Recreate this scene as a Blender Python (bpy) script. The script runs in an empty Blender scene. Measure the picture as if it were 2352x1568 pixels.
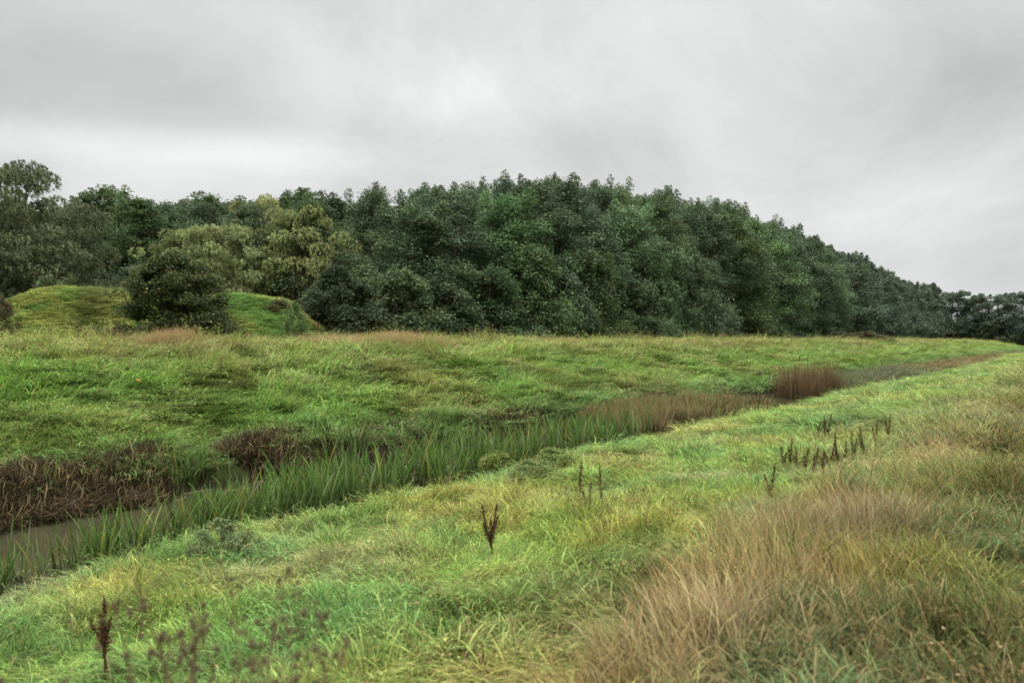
import bpy, math, random
import numpy as np
from math import radians as R
random.seed(7); rng = np.random.default_rng(11)
sc = bpy.context.scene
col = bpy.data.collections.new("place"); sc.collection.children.link(col)

EYE = 3.0
F = 28 / 36 * 2352.0          # focal length in units of a 2352 wide frame
TH = R(35.9); DX, DY = math.sin(TH), math.cos(TH); NX, NY = -DY, DX   # ditch direction / its left normal

# ------------------------------------------------------------------ noise
def _hash(ix, iy, seed):
    h = (ix * 374761393 + iy * 668265263 + seed * 2147483647 + 1013904223).astype(np.int64) & 0xffffffff
    h = ((h ^ (h >> 13)) * 1274126177) & 0xffffffff
    h = h ^ (h >> 16)
    return (h & 0xffffff) / float(0xffffff)
def vnoise(x, y, seed=0):
    x = np.asarray(x, float); y = np.asarray(y, float)
    ix = np.floor(x).astype(np.int64); iy = np.floor(y).astype(np.int64)
    fx = x - ix; fy = y - iy
    fx = fx * fx * (3 - 2 * fx); fy = fy * fy * (3 - 2 * fy)
    a = _hash(ix, iy, seed); b = _hash(ix + 1, iy, seed); c = _hash(ix, iy + 1, seed); d = _hash(ix + 1, iy + 1, seed)
    return (a * (1 - fx) + b * fx) * (1 - fy) + (c * (1 - fx) + d * fx) * fy
def fbm(x, y, seed=0, octs=4):
    v = 0; a = .5; tot = 0
    for k in range(octs):
        v = v + a * vnoise(np.asarray(x) * 2 ** k + 17.3 * k, np.asarray(y) * 2 ** k - 9.1 * k, seed + k); tot += a; a *= .5
    return v / tot

# ------------------------------------------------------------------ terrain
PT = [-400, -60, -10, -2, 0, 2, 4, 7, 8.6, 9.6, 10.5, 11.7, 12.7, 13.8, 14.5, 14.9, 15.5, 18, 21, 24, 26, 28, 32, 46, 80, 400]
PZ = [1.2, 1.6, 1.75, 1.6, 1.42, 1.30, 1.05, .66, .42, .16, -.04, -.35, -.55, -.35, -.02, .3, .62, 1.3, 2.0, 2.5, 2.72, 2.76, 2.7, 2.8, 5.2, 9.0]
def st(x, y): return x * DX + y * DY, x * NX + y * NY
def xy(s, t): return s * DX + t * NX, s * DY + t * NY
def ditch_t(s, t):
    w = .35 * np.sin(s * .21 + 1) + .22 * np.sin(s * .63) + .5 * (fbm(s * .5, np.zeros_like(s) + 3.3, 5, 2) - .5)
    return t + w * np.exp(-((t - 12.7) / 4.0) ** 2)
def hill_bump(x, y, c):
    cx, cy, rx, ry, h = c
    rx = np.where(x < cx, rx * 1.28, rx)
    r = np.sqrt(((x - cx) / rx) ** 2 + ((y - cy) / ry) ** 2) + .18 * (fbm(x * .25, y * .25, 31, 3) - .5)
    q = np.clip((1 - r) / .80, 0, 1)
    return h * q * q * (3 - 2 * q)
HILLS = [(-23.0, 44, 6.0, 9.5, 2.85), (-16.0, 47, 6.4, 8.0, 2.65)]
def height(x, y):
    x = np.asarray(x, float); y = np.asarray(y, float)
    s, t = st(x, y); tt = ditch_t(s, t)
    z = np.interp(tt, PT, PZ)
    land = np.clip((tt - 14.6) / 1.0, 0, 1) + np.clip((10.8 - tt) / 1.0, 0, 1)
    d = np.hypot(x, y)
    hum = (fbm(x * .9, y * .9, 1, 3) - .5) * np.where(tt > 12.7, .72 - .35 * np.clip((t - 20) / 6, 0, 1), .30) + (fbm(x * .22, y * .22, 2, 2) - .5) * np.where(t > 12.7, .35, .16) * np.clip((np.abs(tt - 11) ) / 3, .2, 1)
    hum = hum * np.clip(1.2 - d / 400, .2, 1)
    z = z + hum * land
    z = z + (fbm(x * 2.3, y * 2.3, 8, 2) - .5) * .22 * land * (d < 60)
    return z + 7 * np.clip((s - 318) / 60, 0, 1)
def height_all(x, y):
    z = height(x, y)
    for c in HILLS:
        z = z + np.where(np.asarray(x) * 0 + 1 > 0, hill_bump(np.asarray(x, float), np.asarray(y, float), c), 0)
    return z

def mesh_np(name, V, faces_list, smooth=False):
    """faces_list: list of int arrays (n,k)"""
    me = bpy.data.meshes.new(name)
    V = np.ascontiguousarray(V, np.float32)
    me.vertices.add(len(V)); me.vertices.foreach_set("co", V.ravel())
    loops = np.concatenate([f.ravel() for f in faces_list]).astype(np.int32)
    counts = np.concatenate([np.full(len(f), f.shape[1], np.int32) for f in faces_list])
    starts = np.concatenate([[0], np.cumsum(counts)[:-1]]).astype(np.int32)
    me.loops.add(len(loops)); me.loops.foreach_set("vertex_index", loops)
    me.polygons.add(len(counts)); me.polygons.foreach_set("loop_start", starts); me.polygons.foreach_set("loop_total", counts)
    if smooth: me.polygons.foreach_set("use_smooth", np.ones(len(counts), bool))
    me.update(calc_edges=True)
    return me
def add_attr(me, name, arr):
    a = me.attributes.new(name, 'FLOAT', 'POINT'); a.data.foreach_set("value", np.ascontiguousarray(arr, np.float32).ravel())
def link(name, data, parent=None, mat=None, loc=None):
    o = bpy.data.objects.new(name, data); col.objects.link(o)
    if parent: o.parent = parent
    if loc is not None: o.location = loc
    if mat and data and not data.materials: data.materials.append(mat)
    return o
def tag(o, label=None, cat=None, group=None, kind=None):
    if label: o["label"] = label
    if cat: o["category"] = cat
    if group: o["group"] = group
    if kind: o["kind"] = kind
    return o

# ------------------------------------------------------------------ materials
def mat_new(name):
    m = bpy.data.materials.new(name); m.use_nodes = True
    nt = m.node_tree; nt.nodes.clear()
    return m, nt, nt.nodes.new
def mixc(nt, a, b, fac, mode='MIX'):
    n = nt.nodes.new('ShaderNodeMix'); n.data_type = 'RGBA'; n.blend_type = mode
    for sock, v in ((n.inputs[0], fac), (n.inputs[6], a), (n.inputs[7], b)):
        if isinstance(v, bpy.types.NodeSocket): nt.links.new(v, sock)
        elif isinstance(v, (int, float)): sock.default_value = v
        else: sock.default_value = (*v, 1)
    return n.outputs[2]
def math_(nt, op, a, b=0, c=None, clamp=False):
    n = nt.nodes.new('ShaderNodeMath'); n.operation = op; n.use_clamp = clamp
    for i, v in enumerate((a, b, c)):
        if v is None: continue
        if isinstance(v, bpy.types.NodeSocket): nt.links.new(v, n.inputs[i])
        else: n.inputs[i].default_value = v
    return n.outputs[0]
def ramp(nt, fac, stops):
    n = nt.nodes.new('ShaderNodeValToRGB'); e = n.color_ramp.elements
    while len(e) < len(stops): e.new(.5)
    for k, (p, c) in enumerate(stops):
        e[k].position = p; e[k].color = (*c, 1)
    nt.links.new(fac, n.inputs[0]); return n.outputs[0]
def attr(nt, name, typ='GEOMETRY'):
    n = nt.nodes.new('ShaderNodeAttribute'); n.attribute_name = name; n.attribute_type = typ; return n
def leaf_shader(nt, colour, rough=.5, spec=.35, trans=.3):
    b = nt.nodes.new('ShaderNodeBsdfPrincipled'); b.inputs['Roughness'].default_value = rough
    b.inputs['Specular IOR Level'].default_value = spec
    nt.links.new(colour, b.inputs['Base Color'])
    out = nt.nodes.new('ShaderNodeOutputMaterial')
    if trans > 0:
        t = nt.nodes.new('ShaderNodeBsdfTranslucent'); nt.links.new(colour, t.inputs[0])
        mx = nt.nodes.new('ShaderNodeMixShader'); mx.inputs[0].default_value = trans
        nt.links.new(b.outputs[0], mx.inputs[1]); nt.links.new(t.outputs[0], mx.inputs[2]); nt.links.new(mx.outputs[0], out.inputs[0])
    else: nt.links.new(b.outputs[0], out.inputs[0])

def blade_material():
    """grass blades: tint comes from the tuft, every blade varies around it"""
    m, nt, N = mat_new("grass_blade")
    tint = attr(nt, "tint", 'INSTANCER').outputs['Color']
    r = attr(nt, "rnd").outputs['Fac']; u = attr(nt, "u").outputs['Fac']
    dry = attr(nt, "dry", 'INSTANCER').outputs['Fac']
    val = math_(nt, 'MULTIPLY_ADD', math_(nt, 'POWER', r, 1.6), 1.45, .42)
    c = mixc(nt, tint, (1, 1, 1), 0)
    v = nt.nodes.new('ShaderNodeHueSaturation'); nt.links.new(c, v.inputs['Color']); nt.links.new(val, v.inputs['Value'])
    r2 = math_(nt, 'FRACT', math_(nt, 'MULTIPLY', r, 7.31))
    hue = math_(nt, 'MULTIPLY_ADD', r2, .07, .468); nt.links.new(hue, v.inputs['Hue'])
    isdry = math_(nt, 'LESS_THAN', math_(nt, 'FRACT', math_(nt, 'MULTIPLY', r, 13.7)), dry)
    dcol = ramp(nt, r2, [(0, (.32, .20, .07)), (.5, (.42, .29, .12)), (1, (.50, .38, .20))])
    c2 = mixc(nt, v.outputs[0], dcol, isdry)
    rootf = math_(nt, 'POWER', u, .85, clamp=True)  # thatchy roots, darkened further to paint the shade between blades
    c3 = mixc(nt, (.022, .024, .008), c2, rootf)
    leaf_shader(nt, c3, .5, .12, .3)
    return m
def plant_material(name, stops, root=(.05, .03, .015), rough=.5, spec=.12, rootpow=.7, trans=.25):
    m, nt, N = mat_new(name)
    r = attr(nt, "rnd").outputs['Fac']; u = attr(nt, "u").outputs['Fac']
    oi = N('ShaderNodeObjectInfo')
    rr = math_(nt, 'FRACT', math_(nt, 'ADD', r, math_(nt, 'MULTIPLY', oi.outputs['Random'], .12)))
    c = ramp(nt, rr, stops)
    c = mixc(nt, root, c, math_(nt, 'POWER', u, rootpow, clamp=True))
    leaf_shader(nt, c, rough, spec, trans)
    return m
def crown_material(name, stops, accent=None, acc=.0, spread=.24, huev=.04, satv=.3, rough=.6, spec=.06):
    """leaves: per clump tone + per leaf tone + per tree tone"""
    m, nt, N = mat_new(name)
    r = attr(nt, "rnd").outputs['Fac']; cl = attr(nt, "clump").outputs['Fac']
    oi = N('ShaderNodeObjectInfo')
    f = math_(nt, 'ADD', math_(nt, 'MULTIPLY', cl, .45), math_(nt, 'MULTIPLY', oi.outputs['Random'], .55))
    c = ramp(nt, f, stops)
    v = N('ShaderNodeHueSaturation'); nt.links.new(c, v.inputs['Color'])
    nt.links.new(math_(nt, 'MULTIPLY_ADD', r, spread * 2, 1 - spread), v.inputs['Value'])
    rh = math_(nt, 'FRACT', math_(nt, 'MULTIPLY', oi.outputs['Random'], 17.3))
    nt.links.new(math_(nt, 'MULTIPLY_ADD', rh, -huev, .5 + huev * .3), v.inputs['Hue'])
    rs = math_(nt, 'FRACT', math_(nt, 'MULTIPLY', oi.outputs['Random'], 5.7))
    nt.links.new(math_(nt, 'MULTIPLY_ADD', rs, satv, 1.0 - satv), v.inputs['Saturation'])
    tn = math_(nt, 'MULTIPLY_ADD', math_(nt, 'FRACT', math_(nt, 'MULTIPLY', cl, 7.7)), .7, .58)
    cc = mixc(nt, v.outputs[0], (0, 0, 0), 0.0); vm_ = N('ShaderNodeVectorMath'); vm_.operation = 'SCALE'
    nt.links.new(v.outputs[0], vm_.inputs[0]); nt.links.new(tn, vm_.inputs['Scale']); cc = vm_.outputs[0]
    if accent:
        k = math_(nt, 'LESS_THAN', math_(nt, 'FRACT', math_(nt, 'MULTIPLY', r, 23.1)), acc)
        cc = mixc(nt, cc, accent, k)
    leaf_shader(nt, cc, rough, spec, .25)
    return m
def bark_material(name, a, b):
    m, nt, N = mat_new(name)
    tc = N('ShaderNodeTexCoord'); n = N('ShaderNodeTexNoise'); n.inputs['Scale'].default_value = 6; n.inputs['Detail'].default_value = 6
    mp = N('ShaderNodeMapping'); mp.inputs['Scale'].default_value = (3, 3, .5)
    nt.links.new(tc.outputs['Object'], mp.inputs[0]); nt.links.new(mp.outputs[0], n.inputs['Vector'])
    c = ramp(nt, n.outputs['Fac'], [(.3, a), (.7, b)])
    leaf_shader(nt, c, .85, .2, 0); return m

def ground_material():
    m, nt, N = mat_new("soil_and_thatch")
    g = N('ShaderNodeNewGeometry')
    n = N('ShaderNodeTexNoise'); n.inputs['Scale'].default_value = 3; n.inputs['Detail'].default_value = 8
    n2 = N('ShaderNodeTexNoise'); n2.inputs['Scale'].default_value = .35; n2.inputs['Detail'].default_value = 5
    nt.links.new(g.outputs['Position'], n.inputs['Vector']); nt.links.new(g.outputs['Position'], n2.inputs['Vector'])
    a = ramp(nt, n.outputs['Fac'], [(.3, (.035, .05, .012)), (.55, (.07, .10, .024)), (.75, (.12, .15, .04))])
    b = ramp(nt, n2.outputs['Fac'], [(.4, (.6, .6, .6)), (.65, (1.3, 1.2, 1.0))])
    c = mixc(nt, a, b, 1.0, 'MULTIPLY')
    sp = N('ShaderNodeSeparateXYZ'); nt.links.new(g.outputs['Position'], sp.inputs[0])
    wet = math_(nt, 'MULTIPLY_ADD', sp.outputs[2], 2.2, -.1, clamp=True)      # wet mud near the water
    c = mixc(nt, (.018, .014, .009), c, wet)
    leaf_shader(nt, c, .9, .1, 0)
    return m
def water_material():
    m, nt, N = mat_new("murky_water")
    g = N('ShaderNodeNewGeometry')
    n = N('ShaderNodeTexNoise'); n.inputs['Scale'].default_value = 5; n.inputs['Detail'].default_value = 3
    mp = N('ShaderNodeMapping'); mp.inputs['Scale'].default_value = (1, 1.6, 1)
    nt.links.new(g.outputs['Position'], mp.inputs[0]); nt.links.new(mp.outputs[0], n.inputs['Vector'])
    bp = N('ShaderNodeBump'); bp.inputs['Strength'].default_value = .10; bp.inputs['Distance'].default_value = .02
    nt.links.new(n.outputs['Fac'], bp.inputs['Height'])
    n3 = N('ShaderNodeTexNoise'); n3.inputs['Scale'].default_value = .9; n3.inputs['Detail'].default_value = 4
    nt.links.new(g.outputs['Position'], n3.inputs['Vector'])
    c = ramp(nt, n3.outputs['Fac'], [(.35, (.034, .031, .017)), (.65, (.052, .047, .026))])
    b = N('ShaderNodeBsdfPrincipled'); nt.links.new(c, b.inputs['Base Color'])
    b.inputs['Roughness'].default_value = .06; b.inputs['IOR'].default_value = 1.33; b.inputs['Specular IOR Level'].default_value = .5
    nt.links.new(bp.outputs[0], b.inputs['Normal'])
    o = N('ShaderNodeOutputMaterial'); nt.links.new(b.outputs[0], o.inputs[0]); return m

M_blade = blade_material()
M_soil = ground_material()
M_water = water_material()
M_bark = bark_material("grey_bark", (.035, .03, .024), (.09, .08, .065))
M_wood = bark_material("weathered_wood", (.05, .035, .025), (.13, .10, .075))

# ------------------------------------------------------------------ ground, hills, water
def grid_mesh(name, X, Y, Z):
    n, k = X.shape
    V = np.stack([X.ravel(), Y.ravel(), Z.ravel()], 1)
    i = np.arange(n * k).reshape(n, k)
    f = np.stack([i[:-1, :-1].ravel(), i[:-1, 1:].ravel(), i[1:, 1:].ravel(), i[1:, :-1].ravel()], 1)
    return mesh_np(name, V, [f], True)
ss = np.concatenate([-np.geomspace(4000, 14, 30), np.arange(-12, 70, .22), np.geomspace(70.3, 420, 240), np.geomspace(430, 5000, 20)])
ts = np.concatenate([-np.geomspace(4000, 22, 20), np.arange(-20, -3, 1.0), np.arange(-3, 34, .22), np.arange(34.5, 110, 2.0), np.geomspace(115, 4000, 20)])
S, T = np.meshgrid(ss, ts, indexing='ij')
X, Y = xy(S, T); Z = height(X, Y)
me = grid_mesh("ground", X, Y, Z)
tag(link("ground", me, mat=M_soil), "grassy ground with a ditch cut between two sloping banks", "ground", kind="structure")
S, T = np.meshgrid(np.linspace(-14, 420, 60), np.linspace(9.2, 16.3, 4), indexing='ij')
X, Y = xy(S, T)
me = grid_mesh("water", X, Y, X * 0)
tag(link("water", me, mat=M_water), "still murky brown water in the ditch between the banks", "water", kind="structure")
HL = ["left green mound with wooden steps on its side", "lower green mound between the large dark bush and the small young tree"]
for k, c in enumerate(HILLS):
    g = np.linspace(-1.1, 1.1, 90)
    A, B = np.meshgrid(g, g, indexing='ij')
    X = c[0] + A * c[2] * 1.3; Y = c[1] + B * c[3]
    b = hill_bump(X, Y, c)
    Z = height(X, Y) + b + np.where(b > .02, .05 + (fbm(X * 1.2, Y * 1.2, 77, 3) - .5) * .18, -.25)
    if k == 1: Z = Z - np.where(hill_bump(X, Y, HILLS[0]) > b, .3, 0)
    tag(link("hill", grid_mesh("hill", X, Y, Z), mat=M_soil), HL[k], "mound", kind="structure")

def gpix(px, py, lo=2.0, hi=600):
    """ground point seen under a pixel of the 2352 wide photograph"""
    Yv = np.geomspace(lo, hi, 4000)
    Xv = (px - 1176) / F * Yv; Zr = EYE + (784 - py) / F * Yv
    g = height_all(Xv, Yv)
    k = np.argmax(Zr <= g)
    if k == 0: k = len(Yv) - 1
    return Xv[k], Yv[k], float(g[k])

# ------------------------------------------------------------------ blades
def blades(base, h, w, ang, bend, segs=3, twist=None, rnd=None, kink=0.0, stiff=2.0, taper=.8, lean0=0.0):
    """returns V, quads, tris, u, rnd for N tapered bent blades"""
    n = len(h); L = segs
    dirx, diry = np.cos(ang), np.sin(ang)
    if twist is None: twist = rng.uniform(0, 2 * np.pi, n)
    sx, sy = np.cos(twist), np.sin(twist)
    if rnd is None: rnd = rng.random(n)
    V = []; U = []
    px = base[:, 0].copy(); py = base[:, 1].copy(); pz = base[:, 2].copy()
    phi = np.zeros(n) + lean0
    cur = np.stack([px, py, pz], 1)
    for k in range(L + 1):
        u = k / L
        if k > 0:
            phi = lean0 + bend * (u ** stiff) * 1.0
            if kink: phi = phi + kink * rng.normal(size=n)
            st_ = h / L
            cur = cur + np.stack([dirx * np.sin(phi) * st_, diry * np.sin(phi) * st_, np.cos(phi) * st_], 1)
        ww = w * .5 * (1 - u ** 2 * taper) if k < L else w * 0
        side = np.stack([sx, sy, np.zeros(n)], 1) * ww[:, None]
        if k < L: V += [cur - side, cur + side]; U += [np.full(n, u)] * 2
        else: V += [cur.copy()]; U += [np.full(n, 1.0)]
    nv = 2 * L + 1
    V = np.stack(V, 1).reshape(-1, 3); U = np.stack(U, 1).ravel(); RR = np.repeat(rnd, nv)
    b = (np.arange(n) * nv)[:, None]
    q = np.concatenate([b + np.array([[2 * k, 2 * k + 1, 2 * k + 3, 2 * k + 2]]) for k in range(L - 1)])
    t = b + np.array([[2 * L - 2, 2 * L - 1, 2 * L]])
    return V, q, t, U, RR
class Acc:
    def __init__(s): s.V = []; s.F = {}; s.A = {}; s.n = 0
    def add(s, V, faces, **at):
        for f in faces: s.F.setdefault(f.shape[1], []).append(f + s.n)
        s.V.append(V); s.n += len(V)
        for k, a in at.items(): s.A.setdefault(k, []).append(a)
    def blades(s, *a, **k):
        V, q, t, U, RR = blades(*a, **k); s.add(V, [q, t], u=U, rnd=RR)
    def mesh(s, name, mat=None):
        me = mesh_np(name, np.concatenate(s.V), [np.concatenate(f) for f in s.F.values()])
        for k, a in s.A.items(): add_attr(me, k, np.concatenate(a))
        if mat: me.materials.append(mat)
        return me
def disc(n, r): 
    a = rng.uniform(0, 2 * np.pi, n); d = r * np.sqrt(rng.random(n))
    return np.stack([d * np.cos(a), d * np.sin(a), np.full(n, -.03)], 1)
def quads_leaf(P, L, W, nrm_up=.5, down=None, pointy=True):
    """n little pointed leaves (rhombus) at P with random orientation"""
    n = len(P)
    a = rng.normal(size=(n, 3)); a[:, 2] *= .6
    if down is not None: a = a * .35 + down
    a /= np.linalg.norm(a, axis=1)[:, None]
    up = rng.normal(size=(n, 3)) * .8; up[:, 2] += nrm_up * 2
    b = np.cross(a, up); b /= (np.linalg.norm(b, axis=1)[:, None] + 1e-6)
    L = np.asarray(L).reshape(-1, 1); W = np.asarray(W).reshape(-1, 1)
    V = np.stack([P - a * L / 2, P + b * W / 2 - a * L * .08, P + a * L / 2, P - b * W / 2 - a * L * .08], 1).reshape(-1, 3)
    q = np.arange(4 * n).reshape(n, 4)
    return V, q

# ------------------------------------------------------------------ grass tuft prototypes (only reached through the scatter)
protos = bpy.data.collections.new("tuft_shapes")
PR = []
def proto(acc, name):
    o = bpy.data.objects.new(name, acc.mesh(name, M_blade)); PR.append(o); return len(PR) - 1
def tuft(n, r, h, w, bend, spread=1.2, **k):
    a = Acc(); hh = h * rng.uniform(.5, 1.1, n)
    a.blades(disc(n, r), hh, w * rng.uniform(.6, 1.2, n), rng.normal(0, spread, n), bend * rng.uniform(.3, 1.2, n), **k)
    return a
IDX = {}
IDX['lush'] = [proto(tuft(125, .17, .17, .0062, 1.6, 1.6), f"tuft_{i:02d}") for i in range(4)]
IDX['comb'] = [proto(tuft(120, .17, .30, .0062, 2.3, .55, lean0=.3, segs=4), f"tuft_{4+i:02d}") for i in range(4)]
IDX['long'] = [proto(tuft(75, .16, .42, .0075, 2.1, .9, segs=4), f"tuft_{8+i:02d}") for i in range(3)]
def stalk(n, h, r=.18):
    a = Acc(); hh = h * rng.uniform(.6, 1.1, n); B = disc(n, r); ang = rng.normal(0, .8, n)
    a.blades(B, hh, np.full(n, .0045), ang, rng.uniform(.15, .9, n), segs=4, taper=.4, lean0=.12)
    m = n
    a.blades(disc(m, r), h * .45 * rng.uniform(.5, 1.1, m), np.full(m, .006), rng.uniform(0, 6.28, m), rng.uniform(.8, 2.2, m))
    return a
IDX['stalk'] = [proto(stalk(40, .55), f"tuft_{11+i:02d}") for i in range(3)]
def herb():
    a = Acc(); n = 190
    P = disc(n, .17); P[:, 2] = rng.uniform(.02, .17, n)
    V, q = quads_leaf(P, rng.uniform(.018, .04, n), rng.uniform(.008, .017, n), 1.0)
    a.add(V, [q], u=np.repeat(P[:, 2] * 5 + .15, 4).clip(0, 1), rnd=np.repeat(rng.random(n) * .72, 4))
    a.blades(disc(20, .15), rng.uniform(.12, .27, 20), np.full(20, .005), rng.uniform(0, 6.28, 20), rng.uniform(.2, 1, 20))
    return a
IDX['herb'] = [proto(herb(), f"tuft_{14+i:02d}") for i in range(3)]
def seedy():
    a = Acc(); n = 26; B = disc(n, .2); hh = rng.uniform(.4, .75, n); ang = rng.uniform(0, 6.28, n); bd = rng.uniform(.05, .5, n)
    V, q, t, U, RR = blades(B, hh, np.full(n, .005), ang, bd, segs=3, taper=.3)
    a.add(V, [q, t], u=U, rnd=RR)
    tips = V.reshape(n, 7, 3)[:, 6]
    for k in range(12):
        P = tips + rng.normal(size=(n, 3)) * [.009, .009, .04] - [0, 0, .05]
        V2, q2 = quads_leaf(P, np.full(n, .022), np.full(n, .006), .3, down=np.array([0, 0, 1.]))
        a.add(V2, [q2], u=np.ones(4 * n), rnd=np.repeat(rng.random(n), 4))
    return a
IDX['seedy'] = [proto(seedy(), f"tuft_{17+i:02d}") for i in range(2)]
def dead():
    a = Acc(); n = 60
    a.blades(disc(n, .2), rng.uniform(.25, .8, n), rng.uniform(.006, .018, n), rng.uniform(0, 6.28, n), rng.uniform(-.2, 2.2, n), segs=4, kink=.75, taper=.4)
    return a
IDX['dead'] = [proto(dead(), f"tuft_{19+i:02d}") for i in range(3)]
def reedy():
    a = Acc(); n = 55
    a.blades(disc(n, .2), rng.uniform(.6, 1.15, n), rng.uniform(.007, .014, n), rng.uniform(0, 6.28, n), rng.uniform(0, .55, n), segs=3, taper=.6)
    return a
IDX['reed'] = [proto(reedy(), f"tuft_{22+i:02d}") for i in range(3)]
for o in PR: protos.objects.link(o)

def scatter(name, x, y, z, idx, yaw, tilt, sxy, sz, tint, dry, label, cat="grass"):
    n = len(x)
    me = bpy.data.meshes.new(name)
    me.vertices.add(n); me.vertices.foreach_set("co", np.stack([x, y, z], 1).astype(np.float32).ravel())
    def at(nm, ty, arr, key):
        a = me.attributes.new(nm, ty, 'POINT'); a.data.foreach_set(key, np.ascontiguousarray(arr).ravel())
    at("idx", 'INT', idx.astype(np.int32), "value")
    at("rot", 'FLOAT_VECTOR', np.stack([tilt[0], tilt[1], yaw], 1).astype(np.float32), "vector")
    at("scl", 'FLOAT_VECTOR', np.stack([sxy, sxy, sz], 1).astype(np.float32), "vector")
    at("tint", 'FLOAT_COLOR', np.concatenate([tint, np.ones((n, 1))], 1).astype(np.float32), "color")
    at("dry", 'FLOAT', dry.astype(np.float32), "value")
    o = link(name, me); tag(o, label, cat, kind="stuff")
    ng = bpy.data.node_groups.new(name + "_scatter", 'GeometryNodeTree')
    ng.interface.new_socket("Geometry", in_out='INPUT', socket_type='NodeSocketGeometry')
    ng.interface.new_socket("Geometry", in_out='OUTPUT', socket_type='NodeSocketGeometry')
    gi = ng.nodes.new('NodeGroupInput'); go = ng.nodes.new('NodeGroupOutput')
    ip = ng.nodes.new('GeometryNodeInstanceOnPoints'); ci = ng.nodes.new('GeometryNodeCollectionInfo')
    ci.inputs['Collection'].default_value = protos; ci.inputs['Separate Children'].default_value = True; ci.inputs['Reset Children'].default_value = True
    def na(nm, ty):
        q = ng.nodes.new('GeometryNodeInputNamedAttribute'); q.data_type = ty; q.inputs['Name'].default_value = nm; return q.outputs['Attribute']
    L = ng.links.new
    L(gi.outputs[0], ip.inputs['Points']); L(ci.outputs[0], ip.inputs['Instance'])
    ip.inputs['Pick Instance'].default_value = True
    L(na("idx", 'INT'), ip.inputs['Instance Index']); L(na("rot", 'FLOAT_VECTOR'), ip.inputs['Rotation']); L(na("scl", 'FLOAT_VECTOR'), ip.inputs['Scale'])
    L(ip.outputs[0], go.inputs[0])
    md = o.modifiers.new("scatter", 'NODES'); md.node_group = ng
    return o

def sector_points(dens, dmin, dmax, p0=-260, p1=2640, kf=None):
    """random ground points in the sector of view, density falls with distance"""
    out = []; d = dmin
    a0 = math.atan((p0 - 1176) / F); a1 = math.atan((p1 - 1176) / F)
    while d < dmax:
        d2 = min(d * 1.12, dmax); k = kf((d + d2) / 2)
        n = int((a1 - a0) / 2 * (d2 ** 2 - d ** 2) * dens / k ** 2)
        a = rng.uniform(a0, a1, n); r = np.sqrt(rng.uniform(d * d, d2 * d2, n))
        out.append(np.stack([r * np.sin(a), r * np.cos(a), np.full(n, k)], 1)); d = d2
    return np.concatenate(out)
def pick(keys, probs):
    """probs (n,len(keys)) -> proto index"""
    p = probs / probs.sum(1, keepdims=True); c = np.cumsum(p, 1)
    w = (rng.random(len(p))[:, None] > c).sum(1).clip(0, len(keys) - 1)
    res = np.zeros(len(p), int)
    for i, kk in enumerate(keys):
        m = w == i; res[m] = np.array(IDX[kk])[rng.integers(0, len(IDX[kk]), m.sum())]
    return res, w
def lerp(a, b, f): return np.asarray(a) * (1 - f[:, None]) + np.asarray(b) * f[:, None]
def sstep(a, b, x): q = np.clip((x - a) / (b - a), 0, 1); return q * q * (3 - 2 * q)

G_BRIGHT = np.array((.23, .38, .072)); G_YEL = np.array((.35, .39, .085)); G_DEEP = np.array((.12, .23, .04))
G_DEW = np.array((.26, .40, .17)); G_BROWN = np.array((.70, .49, .20)); G_OLIVE = np.array((.24, .27, .07))
kfun = lambda d: float(np.clip(d / 8.5, 1, 7) if d < 25 else np.clip(2.94 + (d - 25) / 22, 1, 8))

# --- near bank
P = sector_points(120, 1.6, 300, kf=kfun)
x, y, k = P.T; s, t = st(x, y); tt = ditch_t(s, t)
keep = (tt < 11.0); x, y, k, s, t, tt = [v[keep] for v in (x, y, k, s, t, tt)]
z = height(x, y); d = np.hypot(x, y); px = 1176 + F * x / y
n1 = fbm(x * .55, y * .55, 41, 3); n2 = fbm(x * 1.7, y * 1.7, 42, 3); n3 = fbm(x * .2, y * .2, 43, 3)
browntop = .85 * sstep(2.4, 1.9, t + (n1 - .5) * 2.6) * sstep(.9, 1.5, t + (n2 - .5) * 1.4) * sstep(26, 9, d) * sstep(.40, .56, fbm(x * 1.1, y * 1.1, 44, 3))
rough = sstep(3.4, 1.6, t + (n1 - .5) * 1.8)
c = lerp(G_BRIGHT, G_YEL, sstep(.42, .62, n1)); c = lerp(c, G_DEEP, sstep(.56, .72, n2) * .7)
c = c * (1 - 0) ; dew = sstep(8.2, 10.2, t + (n1 - .5) * 2) * sstep(26, 10, d)
c = c * (1 - dew[:, None] * .6) + G_DEW * (dew[:, None] * .6)
c = lerp(c, G_OLIVE, rough * .75); c = c * (1 - .45 * rough * sstep(.5, .62, fbm(x * .8, y * .8, 45, 3)))[:, None]; c = c * (1 - browntop[:, None] * .75) + G_BROWN * browntop[:, None] * .75
dry = .06 + .12 * sstep(.45, .65, n1) + .15 * rough + .30 * browntop
one = np.ones_like(t)
pr = np.stack([one * .9, .5 * one, (.10 + 1.1 * rough) * (1 - .7 * browntop), .015 + 1.5 * browntop + .10 * rough, .16 * one * (1 - browntop), .012 * (d > 5) + .05 * rough * (n2 > .5)], 1)
idx, w = pick(['lush', 'comb', 'long', 'stalk', 'herb', 'seedy'], pr)
yaw = rng.normal(0, 1.0, len(x)) + 3.6 + (fbm(x * .7, y * .7, 46, 2) - .5) * 9
n5 = fbm(x * 1.1, y * 1.1, 47, 3); n6 = fbm(x * 3.1, y * 3.1, 48, 2)
sz = k ** .22 * rng.uniform(.7, 1.25, len(x)) * (.45 + .85 * sstep(.3, .72, n5)) * (.75 + .4 * n6) * (1 + .05 * rough)
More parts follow.
